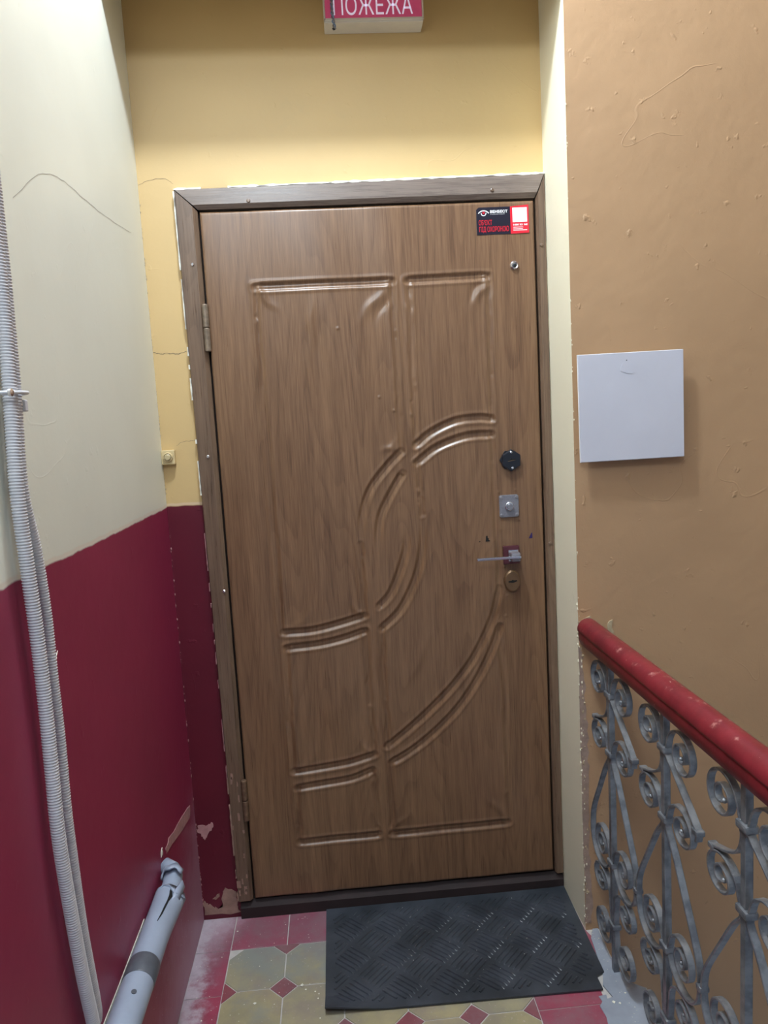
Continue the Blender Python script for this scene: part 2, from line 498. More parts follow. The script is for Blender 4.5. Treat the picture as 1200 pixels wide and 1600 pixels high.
ys = [PY - 0.17 * q for q in range(9)]
for a, b in zip(ys[:-1], ys[1:]): red(XL, -0.06, b, a)
ysr = [PY, -0.30, -0.462, -0.63, -0.80, -0.97, -1.14, -1.31, -1.416]
for a, b in zip(ysr[:-1], ysr[1:]): red(0.74, 0.915, b, a)
# cement skim over the outer edge, with a jagged inner line
cem = [(0.972, YT - 0.002), (0.988, YT - 0.002), (0.981, -0.30), (0.988, -0.40), (1.028, -0.43), (1.031, -2.85), (0.86, -2.85), (0.875, -0.70), (0.890, -0.54),
       (0.897, -0.505), (0.893, -0.47), (0.905, -0.458), (0.901, -0.44), (0.922, -0.437), (0.919, -0.452), (0.936, -0.447), (0.925, -0.405), (0.938, -0.372), (0.948, -0.30), (0.955, -0.235)]
prism_z('cement_skim', cem, -0.008, 0.0022, M['cement'], fl, bevel=0.0006)
red_strip = [(0.895, YB - 0.003), (0.951, YB - 0.003), (0.951, YT - 0.0), (0.962, -0.23), (0.946, -0.30), (0.936, -0.36), (0.915, -0.36), (0.90, PY)]
prism_z('red_border_tile', red_strip, -0.010, -0.0002, M['red_tile'], fl)

# ---------------------------------------------------------------- the door
door = empty('door_1', (0.46, 0.0, 0.0))
door.location = (0, 0, 0)
tag(door, 'oak film covered apartment door with embossed arcs and brown casing', kind='structure')

GROOVES = [
(1,[(0.133,1.856),(0.514,1.857)]),(1,[(0.553,1.857),(0.781,1.860)]),
(1,[(0.557,1.398),(0.605,1.433),(0.675,1.461),(0.744,1.466),(0.781,1.460)]),
(1,[(0.557,1.348),(0.618,1.389),(0.701,1.415),(0.779,1.418)]),
(2,[(0.512,1.382),(0.468,1.339),(0.418,1.277),(0.392,1.201),(0.383,1.123)]),
(2,[(0.514,1.320),(0.476,1.261),(0.447,1.205),(0.435,1.146),(0.430,1.094)]),
(3,[(0.519,1.148),(0.512,1.096),(0.490,1.031),(0.461,0.972),(0.425,0.934)]),
(3,[(0.566,1.198),(0.564,1.124),(0.549,1.046),(0.523,0.981),(0.484,0.917),(0.427,0.867)]),
(1,[(0.143,0.877),(0.225,0.878),(0.312,0.893),(0.384,0.911)]),
(1,[(0.147,0.830),(0.242,0.835),(0.322,0.848),(0.381,0.865)]),
(1,[(0.783,0.963),(0.762,0.883),(0.708,0.775),(0.641,0.688),(0.558,0.607),(0.492,0.553),(0.428,0.506)]),
(1,[(0.779,0.850),(0.757,0.787),(0.705,0.689),(0.637,0.601),(0.554,0.525),(0.488,0.481),(0.436,0.455)]),
(1,[(0.143,0.451),(0.227,0.456),(0.312,0.466),(0.386,0.484)]),
(1,[(0.149,0.400),(0.230,0.405),(0.315,0.415),(0.379,0.436)]),
(1,[(0.145,0.227),(0.389,0.228)]),(1,[(0.426,0.227),(0.784,0.230)]),
(0,[(0.133,1.856),(0.136,1.663),(0.139,1.305),(0.139,0.877)]),
(0,[(0.514,1.857),(0.512,1.645),(0.516,1.382)]),(0,[(0.557,1.854),(0.557,1.643),(0.557,1.398)]),
(0,[(0.785,1.860),(0.783,1.668),(0.781,1.460)]),(0,[(0.779,1.418),(0.778,1.304),(0.782,1.135),(0.783,0.963)]),
(0,[(0.557,1.348),(0.563,1.261),(0.566,1.198)]),(0,[(0.383,1.123),(0.381,1.029),(0.384,0.911)]),
(0,[(0.147,0.830),(0.143,0.451)]),(0,[(0.381,0.865),(0.386,0.484)]),(0,[(0.149,0.400),(0.145,0.227)]),
(0,[(0.379,0.436),(0.389,0.228)]),(0,[(0.430,0.867),(0.428,0.506)]),(0,[(0.436,0.455),(0.426,0.227)]),
(0,[(0.782,0.850),(0.787,0.548),(0.786,0.230)])]
# folds of the loose film: (x, z, angle deg, length, width, height)
FOLDS = [(0.461,1.802,48,.05,.012,.0018),(0.487,1.796,60,.045,.010,-.0016),(0.156,1.831,-50,.035,.009,.0022),(0.763,1.815,52,.04,.010,.0022),
 (0.745,1.825,50,.03,.010,-.0016),(0.283,1.761,90,.05,.010,.0013),(0.272,1.639,88,.09,.009,.0012),(0.300,1.70,95,.06,.012,-.0010),(0.558,1.775,90,.03,.008,.0016),
 (0.483,1.395,20,.03,.010,.0018),(0.50,1.42,70,.03,.008,.0016),(0.195,0.909,35,.04,.010,.0018),(0.368,0.925,-40,.03,.009,.0018),(0.535,0.767,62,.06,.012,.0016),
 (0.185,0.479,45,.04,.010,.0016),(0.368,0.503,-45,.03,.009,.0016),(0.757,0.274,-48,.05,.012,.0018),(0.451,0.262,45,.04,.010,.0014),(0.727,1.251,75,.07,.012,.0014),
 (0.27,0.621,60,.04,.016,.0012),(0.767,1.06,80,.06,.010,.0012),(0.41,1.60,92,.12,.02,.0010),(0.62,1.62,88,.12,.02,.0008),(0.70,1.30,70,.08,.02,.0010),
 (0.25,1.05,95,.12,.02,.0008),(0.60,0.95,85,.10,.02,.0008),(0.33,0.70,80,.08,.02,.0009),(0.28,0.34,85,.05,.02,.0007),(0.60,0.36,88,.08,.02,.0008)]
W_, Z0_, Z1_ = 0.92, 0.06, 2.06
def make_leaf():
    nx, nz = 341, 741
    gx = np.linspace(0, W_, nx); gz = np.linspace(Z0_, Z1_, nz)
    X, Z = np.meshgrid(gx, gz)
    H = np.zeros_like(X)
    rng = np.random.RandomState(3)
    for typ, pts in GROOVES:
        P_ = np.array(smooth_path(pts, 12 if len(pts) > 2 else 24))
        n = len(P_); s = np.linspace(0, 1, n)
        if typ == 0:
            w = 0.6 + 0.6 * np.clip(np.interp(s, np.linspace(0, 1, 14), rng.rand(14)), 0, 1)
            P_ = P_ + np.stack([np.interp(s, np.linspace(0, 1, 18), rng.randn(18) * 0.0018), np.zeros(n)], 1)
        else:
            w = np.clip(np.minimum(s, 1 - s) / 0.02, 0.35, 1)
            if typ == 2: w = w * np.clip((1 - s) / 0.4, 0.12, 1)
            if typ == 3: w = w * np.clip(s / 0.35, 0.12, 1)
        D = np.full(X.shape, 1.0); WT = np.zeros_like(X)
        x0, x1 = P_[:, 0].min() - .03, P_[:, 0].max() + .03; z0, z1 = P_[:, 1].min() - .03, P_[:, 1].max() + .03
        ix = slice(np.searchsorted(gx, x0), np.searchsorted(gx, x1)); iz = slice(np.searchsorted(gz, z0), np.searchsorted(gz, z1))
        xs_, zs_ = X[iz, ix], Z[iz, ix]; d_ = np.full(xs_.shape, 1.0); w_ = np.zeros_like(xs_)
        for q in range(n - 1):
            a, b = P_[q], P_[q + 1]; ab = b - a; L2 = ab.dot(ab) + 1e-12
            t = np.clip(((xs_ - a[0]) * ab[0] + (zs_ - a[1]) * ab[1]) / L2, 0, 1)
            dd = np.hypot(xs_ - a[0] - t * ab[0], zs_ - a[1] - t * ab[1])
            m = dd < d_
            d_ = np.where(m, dd, d_); w_ = np.where(m, w[q] + t * (w[q + 1] - w[q]), w_)
        if typ:
            prof = -0.0066 * np.clip(1 - (d_ / 0.0125) ** 2, 0, 1) ** 1.2 + 0.0024 * np.exp(-(d_ / 0.0032) ** 2) + 0.0012 * np.exp(-((d_ - 0.0155) / 0.004) ** 2)
        else:
            prof = -0.0024 * np.exp(-(d_ / 0.006) ** 2) + 0.0012 * np.exp(-((d_ - 0.012) / 0.005) ** 2)
        H[iz, ix] = H[iz, ix] + prof * w_
    for (cx, cz, ang, ln, wd, ht) in FOLDS:
        a = math.radians(ang); u = (X - cx) * math.cos(a) + (Z - cz) * math.sin(a); v = -(X - cx) * math.sin(a) + (Z - cz) * math.cos(a)
        v = v + 0.004 * np.sin(u / ln * 3 + cx * 40)
        H += 1.5 * ht * np.exp(-(u / ln) ** 2 - (v / wd) ** 2)
    # small pimples and dents along the loose seams
    for typ, pts in GROOVES:
        if typ: continue
        P_ = np.array(smooth_path(pts, 20))
        for q in range(max(3, int(abs(P_[0, 1] - P_[-1, 1]) * 26))):
            c = P_[rng.randint(len(P_))] + rng.randn(2) * 0.004
            r = rng.uniform(.003, .006); m = (abs(X - c[0]) < .02) & (abs(Z - c[1]) < .03)
            H[m] += rng.uniform(-.002, .002) * np.exp(-((X[m] - c[0]) / r) ** 2 - ((Z[m] - c[1]) / (r * 1.6)) ** 2)
    for c in [(.355,1.735),(.46,1.54),(.50,1.50),(.80,.88),(.792,1.25),(.842,1.252),(.80,1.17),(.848,1.165),(.806,.94),(.80,1.03)]:
        H += 0.0022 * np.exp(-((X - c[0]) / .0035) ** 2 - ((Z - c[1]) / .0035) ** 2)
    # slow waves of the film
    for q in range(16):
        kx, kz = rng.uniform(6, 40), rng.uniform(2, 12); H += rng.uniform(.00010, .00030) * np.sin(kx * X + kz * Z + rng.rand() * 6.28)
    edge = np.minimum(np.minimum(X, W_ - X), np.minimum(Z - Z0_, Z1_ - Z))
    H = H - 0.002 * np.exp(-(edge / 0.0022) ** 2) - 0.0035 * np.exp(-((Z1_ - Z) / 0.0035) ** 2)
    V = np.stack([X, -H, Z], 2).reshape(-1, 3)
    idx = np.arange(nx * nz).reshape(nz, nx)
    F = np.stack([idx[:-1, :-1], idx[:-1, 1:], idx[1:, 1:], idx[1:, :-1]], 2).reshape(-1, 4)
    nb = len(V); Dp = 0.05
    per = np.concatenate([idx[0, :], idx[1:, -1], idx[-1, -2::-1], idx[-2:0:-1, 0]])
    back = V[per].copy(); back[:, 1] = Dp
    V = np.concatenate([V, back]); m = len(per); i0 = np.arange(m); i1 = (i0 + 1) % m
    F = np.concatenate([F, np.stack([per[i0], nb + i0, nb + i1, per[i1]], 1)])
    me = bpy.data.meshes.new('leaf')
    me.vertices.add(len(V)); me.vertices.foreach_set('co', V.ravel())
    me.loops.add(len(F) * 4); me.loops.foreach_set('vertex_index', F.ravel().astype(np.int32))
    me.polygons.add(len(F)); me.polygons.foreach_set('loop_start', np.arange(0, len(F) * 4, 4, dtype=np.int32))
    sm = np.ones(len(F), bool); sm[-m:] = False
    me.polygons.foreach_set('use_smooth', sm)
    me.update(calc_edges=True); me.validate()
    me.materials.append(M['oak'])
    return add(bpy.data.objects.new('leaf', me), door)
leaf = make_leaf()

# casing boards with mitred corners (front face, tilted slightly to the leaf)
def casing_board(name, quad_, mat=M['casing']):
    """quad_: outer a, outer b, inner b, inner a in (x,z); chamfered inner edge."""
    a, b, c, d = [np.array(q) for q in quad_]
    def lp(p_, q_, t): return p_ + (q_ - p_) * t
    yF, yE, yB = -0.006, 0.004, 0.045
    rowsp = [(a, b, yB), (a, b, 0.000), (lp(a, d, .06), lp(b, c, .06), yF), (lp(a, d, .80), lp(b, c, .80), yF), (d, c, yE), (d, c, yB)]
    V, F = [], []
    n = 2
    for s_, e_, y in rowsp:
        V += [(s_[0], y, s_[1]), (e_[0], y, e_[1])]
    for i in range(len(rowsp) - 1): F.append((2 * i, 2 * i + 1, 2 * i + 3, 2 * i + 2))
    F.append(tuple(range(0, len(V), 2))); F.append(tuple(range(1, len(V), 2)))
    F.append((0, 1, len(V) - 1, len(V) - 2))
    return mesh(name, V, F, mat, door)
g = 0.0012
casing_board('casing_board', [(-0.064, 2.120 - g), (-0.050, 0.058), (-0.006, 0.058), (-0.006, 2.064 - g)])
casing_board('casing_board', [(-0.064 + g, 2.120), (0.952 - g, 2.130), (0.925 - g, 2.067), (-0.006 + g, 2.067)], M['casing_h'])
casing_board('casing_board', [(0.952, 2.130 - g), (0.952, 0.052), (0.9265, 0.052), (0.9265, 2.066 - g)])
bm = bmesh.new()
for lo_, hi_ in (((-0.012, 0.028, 0.05), (-0.0008, 0.06, 2.075)), ((W_ + 0.0008, 0.022, 0.05), (W_ + 0.014, 0.06, 2.075)), ((-0.012, 0.028, 2.0608), (W_ + 0.014, 0.06, 2.075))):
    bm_box(bm, lo_, hi_)
from_bm('jamb', bm, M['jamb'], door)
th = mesh('threshold', [(-0.045, -0.004, 0.0), (0.951, -0.004, 0.0), (0.951, -0.004, 0.030), (-0.045, -0.004, 0.034), (-0.045, 0.012, 0.052), (0.951, 0.012, 0.049),
     (0.951, 0.07, 0.049), (-0.045, 0.07, 0.052), (-0.045, 0.07, 0.0), (0.951, 0.07, 0.0)],
     [(0, 1, 2, 3), (3, 2, 5, 4), (4, 5, 6, 7), (7, 6, 9, 8), (0, 8, 9, 1), (0, 3, 4, 7, 8), (1, 9, 6, 5, 2)], M['threshold'], door)

# thin line of white caulk and old paint on the outer casing edge
def caulk(name, pts, w, seed, mat=M['plaster'], parent=door, breaks=0.15):
    rnd = random.Random(seed); V, F = [], []
    P_ = []
    for a, b in zip(pts[:-1], pts[1:]):
        n = max(2, int(math.hypot(b[0] - a[0], b[1] - a[1]) / 0.012))
        P_ += [(a[0] + (b[0] - a[0]) * q / n, a[1] + (b[1] - a[1]) * q / n) for q in range(n)]
    P_.append(pts[-1])
    dirv = np.array(pts[-1]) - np.array(pts[0]); dirv = dirv / np.linalg.norm(dirv); nrm = np.array([-dirv[1], dirv[0]])
    gap = 0; ws = [w * rnd.uniform(.25, 1.2) for _ in P_]
    for i in range(len(P_) - 1):
        if gap > 0: gap -= 1; continue
        if rnd.random() < breaks * .25: gap = rnd.randint(1, 5); continue
        a, b = np.array(P_[i]), np.array(P_[i + 1]); w0, w1 = ws[i], ws[i + 1]
        yy = -.003; k0 = len(V)
        for p_, ww in ((a, w0), (b, w1)):
            V += [(p_[0] + nrm[0] * ww, .012, p_[1] + nrm[1] * ww), (p_[0] + nrm[0] * ww * .5, yy, p_[1] + nrm[1] * ww * .5), (p_[0] - nrm[0] * ww * .45, yy - .003, p_[1] - nrm[1] * ww * .45), (p_[0] - nrm[0] * ww * .7, .006, p_[1] - nrm[1] * ww * .7)]
        F += [(k0, k0 + 1, k0 + 5, k0 + 4), (k0 + 1, k0 + 2, k0 + 6, k0 + 5), (k0 + 2, k0 + 3, k0 + 7, k0 + 6), (k0, k0 + 4, k0 + 7, k0 + 3), (k0, k0 + 3, k0 + 2, k0 + 1), (k0 + 4, k0 + 5, k0 + 6, k0 + 7)]
    return mesh(name, V, F, mat, parent)
caulk('caulk_line', [(-0.064, 2.120), (0.952, 2.130)], 0.0075, 1, breaks=.05)
caulk('caulk_line', [(-0.0645, 2.115), (-0.0590, 1.28)], 0.0036, 2, breaks=.3)
caulk('caulk_line', [(-0.0590, 1.28), (-0.0535, 0.45)], 0.0024, 12, M['pink_filler'], breaks=1.2)
caulk('caulk_line', [(-0.053, 0.45), (-0.050, 0.06)], 0.005, 3, M['tan_filler'], breaks=.8)
caulk('caulk_line', [(0.9505, 2.12), (0.9505, 0.10)], 0.0032, 4, M['reveal'], breaks=.25)

rnd_ = random.Random(5)
for q in range(16):
    x_, z_ = rnd_.uniform(-.048, -.016), .08 + .40 * rnd_.random() ** 1.6; w_, h_ = rnd_.uniform(.0015, .0035), rnd_.uniform(.004, .012)
    prism('paint_fleck', ragged([(x_ - w_, z_ - h_), (x_ + w_, z_ - h_), (x_ + w_, z_ + h_), (x_ - w_, z_ + h_)], .0012, 2, q), -0.0066, -0.0055, M['tan_filler'], door)
for (x, z) in [(-0.029, 1.922), (-0.016, 1.013), (-0.03, 1.40)]:
    disc_y('screw', (x, z), [(0.0045, -0.005), (0.0045, -0.008), (0.0028, -0.0095)], M['chrome'], door, 12)
for (x, z) in [(0.134, 2.083), (0.803, 2.088), (0.938, 1.936), (0.938, 1.089)]:
    disc_y('screw', (x, z), [(0.0055, -0.005), (0.005, -0.008), (0.003, -0.009)], M['casing'], door, 12)

# two barrel hinges
for z0, z1, mt in ((1.688, 1.815, 'hinge'), (0.316, 0.442, 'rust')):
    zm = (z0 + z1) / 2
    hg = empty('hinge', (-0.005, -0.008, z0), door)
    for a, b in ((z0, zm - 0.001), (zm + 0.001, z1)):
        V, F = [], []; n = 14
        for zz, rr in ((a, .0075), (a + .002, .0088), (b - .002, .0088), (b, .0075)):
            for q in range(n):
                t = 2 * PI * q / n; V.append((rr * math.cos(t), rr * math.sin(t), zz - z0))
        for i in range(3):
            for q in range(n): F.append((i * n + q, i * n + (q + 1) % n, (i + 1) * n + (q + 1) % n, (i + 1) * n + q))
        F += [tuple(range(n)), tuple(3 * n + q for q in range(n))]
        mesh('hinge_barrel', V, F, M[mt], hg, smooth=False)

# sticker in the upper right of the leaf
st = empty('security_sticker', (0, 0, 0), door); st['label'] = 'black and red security company sticker'
ys_ = -0.0016
prism('sticker_sheet', [(0.757, 1.971), (0.8525, 1.9715), (0.8525, 2.0445), (0.764, 2.0445), (0.757, 2.038)], ys_, 0.0006, M['st_black'], st)
prism('sticker_sheet', [(0.8525, 1.9715), (0.9045, 1.9725), (0.9045, 2.048), (0.8525, 2.0445)], ys_, 0.0006, M['st_red'], st)
box('white_square', (0.8588, ys_ - .0004, 2.002), (0.8998, ys_, 2.0410), M['st_white'], st)
yt = ys_ - 0.0004
def arc_band(name, cx, cz, r, w, a0, a1, mat, flat=1.0, parent=st, n=20):
    V, F = [], []
    for i in range(n + 1):
        a = math.radians(a0 + (a1 - a0) * i / n)
        for rr in (r - w / 2, r + w / 2):
            for y in (yt, ys_ + .0002):
                V.append((cx + rr * math.cos(a), y, cz + rr * flat * math.sin(a)))
    for i in range(n):
        q = i * 4
        F += [(q, q + 2, q + 6, q + 4), (q + 1, q + 5, q + 7, q + 3), (q, q + 4, q + 5, q + 1), (q + 2, q + 3, q + 7, q + 6)]
    F += [(0, 1, 3, 2), (4 * n, 4 * n + 2, 4 * n + 3, 4 * n + 1)]
    mesh(name, V, F, mat, parent)
arc_band('logo_eyelid', 0.7775, 2.0170, 0.0185, 0.0026, 38, 142, M['st_white'])
arc_band('logo_eye', 0.7775, 2.0290, 0.0068, 0.0021, 172, 368, M['st_white'])
arc_band('logo_iris', 0.7775, 2.0300, 0.0022, 0.0024, 0, 360, M['st_red'])
text('lettering', 'ВЕНБЕСТ', M['st_white'], 0.7960, 2.0285, 0.0490, 0.0078, yt, st, bold=.03)
text('lettering', 'ОХОРОННИЙ ХОЛДИНГ', M['st_white'], 0.7960, 2.0240, 0.0415, 0.0026, yt, st, depth=.0003)
text('lettering', "ОБ'ЄКТ", M['st_red'], 0.7630, 1.9965, 0.0375, 0.0140, yt, st, bold=.004)
text('lettering', 'ПІД ОХОРОНОЮ', M['st_red'], 0.7640, 1.9755, 0.0835, 0.0175, yt, st, bold=.004)
text('lettering', '0 800 301 360', M['st_white'], 0.8600, 1.9925, 0.0405, 0.0050, yt, st, bold=.03)
for zz, ww in ((1.9885, .028), (1.9840, .027), (1.9805, .039)):
    box('small_print', (0.8600, yt, zz - .0008), (0.8600 + ww, ys_, zz + .0008), M['st_white'], st)

# peephole
pe = empty('peephole', (0, 0, 0), door)
disc_y('rim', (0.859, 1.885), [(0.0118, 0.001), (0.0118, -0.005), (0.009, -0.0085), (0.0055, -0.006)], M['chrome'], pe, 24)
disc_y('lens', (0.860, 1.884), [(0.0056, -0.005), (0.0045, -0.0075), (0.001, -0.0082)], M['void_black'], pe, 20)

# black hexagonal keyhole cover
hx = empty('hexagonal_keyhole_cover', (0, 0, 0), door)
hc = (0.830, 1.340)
prism('cover_plate', [(hc[0] + .030 * math.cos(math.radians(a)), hc[1] + .0315 * math.sin(math.radians(a))) for a in range(88, 448, 60)], -0.013, 0.001, M['black_plastic'], hx, bevel=0.0025)
prism('cover_plate', [(hc[0] - .003 + .0300 * math.cos(math.radians(a)), hc[1] + .001 + .0300 * math.sin(math.radians(a))) for a in range(118, 478, 60)], -0.006, 0.001, M['black_plastic'], hx, bevel=0.001)
for dz in (0.0235, -0.022):
    disc_y('screw', (hc[0] + (-.001 if dz > 0 else .002), hc[1] + dz), [(0.0036, -0.0125), (0.0034, -0.0142), (0.002, -0.0147)], M['chrome'], hx, 12)
prism('key_slot', [(hc[0] - .011, hc[1] - .0025), (hc[0] + .012, hc[1] + .001), (hc[0] + .012, hc[1] + .003), (hc[0] + .003, hc[1] + .0035), (hc[0], hc[1] + .006), (hc[0] - .004, hc[1] + .002), (hc[0] - .011, hc[1] + .0005)], -0.0138, -0.012, M['void_black'], hx)
prism('slot_edge', [(hc[0] - .011, hc[1] - .0035), (hc[0] + .012, hc[1] - .0002), (hc[0] + .012, hc[1] + .001), (hc[0] - .011, hc[1] - .0022)], -0.0142, -0.012, M['rust'], hx)

# square steel plate with round cylinder
pl = empty('lock_plate', (0, 0, 0), door)
pc = (0.820, 1.207)
prism('plate', [(pc[0] + sx * (.0285 - cx), pc[1] + sz * (.0325 - cz)) for sx, sz, cx, cz in ((-1, -1, .004, 0), (1, -1, .004, 0), (1, -1, 0, .004), (1, 1, 0, .004), (1, 1, .004, 0), (-1, 1, .004, 0), (-1, 1, 0, .004), (-1, -1, 0, .004))], -0.0045, 0.001, M['steel'], pl, bevel=0.001)
for sx in (-1, 1):
    for sz in (-1, 1):
        disc_y('screw', (pc[0] + sx * .0225, pc[1] + sz * .0255), [(0.0045, -0.004), (0.0045, -0.0062), (0.003, -0.007)], M['steel'], pl, 12)
disc_y('cylinder', pc, [(0.0125, -0.004), (0.0125, -0.013), (0.011, -0.0145), (0.0098, -0.0145), (0.0098, -0.012)], M['chrome'], pl, 24)
disc_y('cylinder_core', (pc[0] + .0008, pc[1] - .001), [(0.0088, -0.011), (0.0088, -0.0152), (0.0078, -0.016)], M['steel'], pl, 20)

# lever handle on a square rosette
hd = empty('lever_handle', (0, 0, 0), door)
box('rosette', (0.797, -0.010, 1.036), (0.845, 0.001, 1.090), M['rosette'], hd, bevel=0.003)
box('neck', (0.812, -0.052, 1.050), (0.838, -0.009, 1.076), M['steel'], hd, bevel=0.005)
bm = bmesh.new(); bm_box(bm, (0.710, -0.058, 1.0600), (0.838, -0.044, 1.0675), 0.002)
from_bm('lever', bm, M['chrome'], hd)
box('neck_collar', (0.8105, -0.016, 1.045), (0.8405, -0.009, 1.079), M['chrome'], hd, bevel=0.003)

# oval keyhole escutcheon
ov = empty('oval_keyhole_plate', (0, 0, 0), door)
oc = (0.8215, 0.985)
disc_y('plate', oc, [(0.0242, 0.001), (0.0242, -0.006), (0.0225, -0.009), (0.0205, -0.0105)], M['brass'], ov, 36, 1.0, 1.36)
prism('keyhole', [(oc[0] - .0125, oc[1] - .003), (oc[0] + .001, oc[1] - .005), (oc[0] + .0135, oc[1] - .0005), (oc[0] + .0125, oc[1] + .0025), (oc[0] + .003, oc[1] + .0025), (oc[0], oc[1] + .005), (oc[0] - .003, oc[1] + .002), (oc[0] - .0125, oc[1] + .0005)], -0.0112, -0.0095, M['void_black'], ov)

# ink-dark nicks in the film
prism('nick', [(0.748, 1.106), (0.760, 1.1065), (0.7605, 1.109), (0.756, 1.111), (0.7575, 1.1145), (0.754, 1.1175), (0.754, 1.123), (0.7495, 1.123)], -0.0012, 0.001, M['void_black'], door)
prism('nick', [(0.8765, 1.108), (0.887, 1.108), (0.8865, 1.124), (0.884, 1.1235)], -0.0012, 0.001, M['violet'], door)
prism('nick', [(0.7285, 1.1055), (0.732, 1.106), (0.7315, 1.109), (0.729, 1.108)], -0.0012, 0.001, M['void_black'], door)

# ---------------------------------------------------------------- fire sign
sg = empty('fire_alarm_sign', (0.495, YB, 2.508))
tag(sg, 'red light box fire sign with white Cyrillic letters above the door', 'sign')
def loc_off(o):   # keep world coordinates under a located empty
    o.matrix_parent_inverse = Matrix.Translation(-Vector(o.parent.location)); return o
def prism_w(*a, **k): return loc_off(prism(*a, **k))
loc_off(box('housing', (0.367, -0.046, 2.508), (0.6275, YB - 0.0005, 2.606), M['sign_body'], sg, bevel=0.003))
loc_off(box('red_face', (0.371, -0.0485, 2.5165), (0.6235, -0.045, 2.602), M['sign_face'], sg))
loc_off(text('lettering', 'ПОЖЕЖА', M['sign_white'], 0.392, 2.5245, 0.208, 0.047, -0.0488, sg, depth=.0006))
loc_off(box('bezel', (0.366, -0.0505, 2.511), (0.6285, -0.046, 2.5175), M['sign_body'], sg, bevel=.0015))
loc_off(box('bezel', (0.366, -0.0505, 2.511), (0.3705, -0.046, 2.606), M['sign_body'], sg, bevel=.0015))
loc_off(box('bezel', (0.624, -0.0505, 2.511), (0.6285, -0.046, 2.606), M['sign_body'], sg, bevel=.0015))
wr_e = empty('hanging_wire', (0.392, -0.056, 2.50))
tag(wr_e, 'short twisted wire hanging down over the left end of the fire sign', 'wire')
for ph, mt in ((0, 'rope'), (PI, 'steel')):
    pts = []
    for i in range(44):
        t = i / 43; z = 2.60 - t * 0.113
        pts.append((0.394 - 0.006 * math.sin(t * 3) + .0019 * math.cos(t * 34 + ph) * (1 + t * .6), -0.0555 + .0019 * math.sin(t * 34 + ph), z))
    loc_off(tube('wire_strand', pts, 0.0021, M[mt], wr_e, 8))
loc_off(tube('wire_strand', [(0.388, -0.0555, 2.490), (0.390, -0.056, 2.487), (0.393, -0.056, 2.488)], 0.0026, M['black_plastic'], wr_e, 8))

# ---------------------------------------------------------------- doorbell
bl = empty('doorbell_button', (-0.1425, YB, 1.404))
tag(bl, 'square ivory doorbell push button on the ochre wall left of door', 'doorbell')
loc_off(box('base_plate', (-0.1595, -0.006, 1.384), (-0.1225, YB - 0.0005, 1.424), M['bell'], bl, bevel=.002))
loc_off(disc_y('ring', (-0.1405, 1.4045), [(0.0135, -0.006), (0.0135, -0.010), (0.0115, -0.0125), (0.0105, -0.012), (0.010, -0.009)], M['bell'], bl, 28))
loc_off(disc_y('button', (-0.1405, 1.4045), [(0.0090, -0.008), (0.0090, -0.0135), (0.0070, -0.015)], M['bell2'], bl, 24))

# ---------------------------------------------------------------- panel on tan wall
pn = empty('wall_panel', (1.098, YT, 1.336))
tag(pn, 'plain pale grey square cover panel on the tan wall', 'panel')
loc_off(prism('cover', [(0.9605, 1.336), (1.2375, 1.3365), (1.2365, 1.6125), (0.9585, 1.6105)], -0.2275, -0.2225, M['panel'], pn, bevel=.0008))
loc_off(prism('backing', [(0.9600, 1.3350), (1.2380, 1.3355), (1.2370, 1.6135), (0.9580, 1.6115)], -0.2225, -0.2195, M['panel_edge'], pn))
loc_off(box('mount_box', (0.985, -0.2195, 1.362), (1.212, YT - 0.0005, 1.586), M['panel_edge'], pn))
loc_off(prism('filler_smear', ragged([(1.075, 1.585), (1.095, 1.578), (1.108, 1.562), (1.098, 1.556), (1.070, 1.566)], .002, 3, 5), -0.2282, -0.2270, M['panel'], pn))
loc_off(disc_y('pin_hole', (1.086, 1.592), [(0.0016, -0.227), (0.0014, -0.2281)], M['void_black'], pn, 8))

# ---------------------------------------------------------------- corrugated conduits on the left wall
def conduit(name, pts, r, label):
    P_ = np.array(smooth_path(pts, 40))
    seglen = np.r_[0, np.cumsum(np.linalg.norm(np.diff(P_, axis=0), axis=1))]
    L = seglen[-1]; pitch = 0.0046; n = int(L / pitch * 4)
    s = np.arange(n) / (n - 1) * L
    Q = np.stack([np.interp(s, seglen, P_[:, i]) for i in range(3)], 1)
    rr = r * np.where((np.arange(n) % 4) < 2, 1.0, 0.86)
    o = tube(name, Q, rr, M['conduit'], None, 12)
    o.data.polygons.foreach_set('use_smooth', [True] * len(o.data.polygons))
    tag(o, label, 'conduit', 'corrugated conduits on the left wall')
conduit('corrugated_conduit', [(-.1415, -.978, CEIL - .002), (-.1415, -.978, 2.2), (-.1415, -.978, 1.714), (-.1415, -.986, 1.56), (-.1415, -1.002, 1.403), (-.1415, -.997, 1.288), (-.1415, -.990, 1.17), (-.1415, -.989, 1.069),
   (-.1415, -.992, .968), (-.1415, -.995, .865), (-.1415, -.985, .751), (-.1415, -.964, .602), (-.1415, -.943, .492), (-.1460, -.936, .462), (-.1590, -.932, .446)], 0.0108,
   'thicker grey corrugated conduit, nearer the camera of the pair on the left wall')
conduit('corrugated_conduit', [(-.143, -.952, CEIL - .002), (-.143, -.953, 2.2), (-.143, -.955, 1.754), (-.143, -.958, 1.664), (-.143, -.964, 1.552), (-.143, -.978, 1.401), (-.143, -.955, 1.30), (-.143, -.944, 1.197), (-.143, -.946, 1.095),
   (-.143, -.945, .998), (-.143, -.951, .883), (-.143, -.949, .805), (-.143, -.940, .663), (-.143, -.920, .523), (-.147, -.910, .475), (-.1590, -.905, .455)], 0.0088,
   'thinner grey corrugated conduit on the left wall, on the door side of the thicker one')
cl = empty('conduit_clip', (XL, -.985, 1.537))
tag(cl, 'small grey clip strap with screw across the two conduits', 'clip')
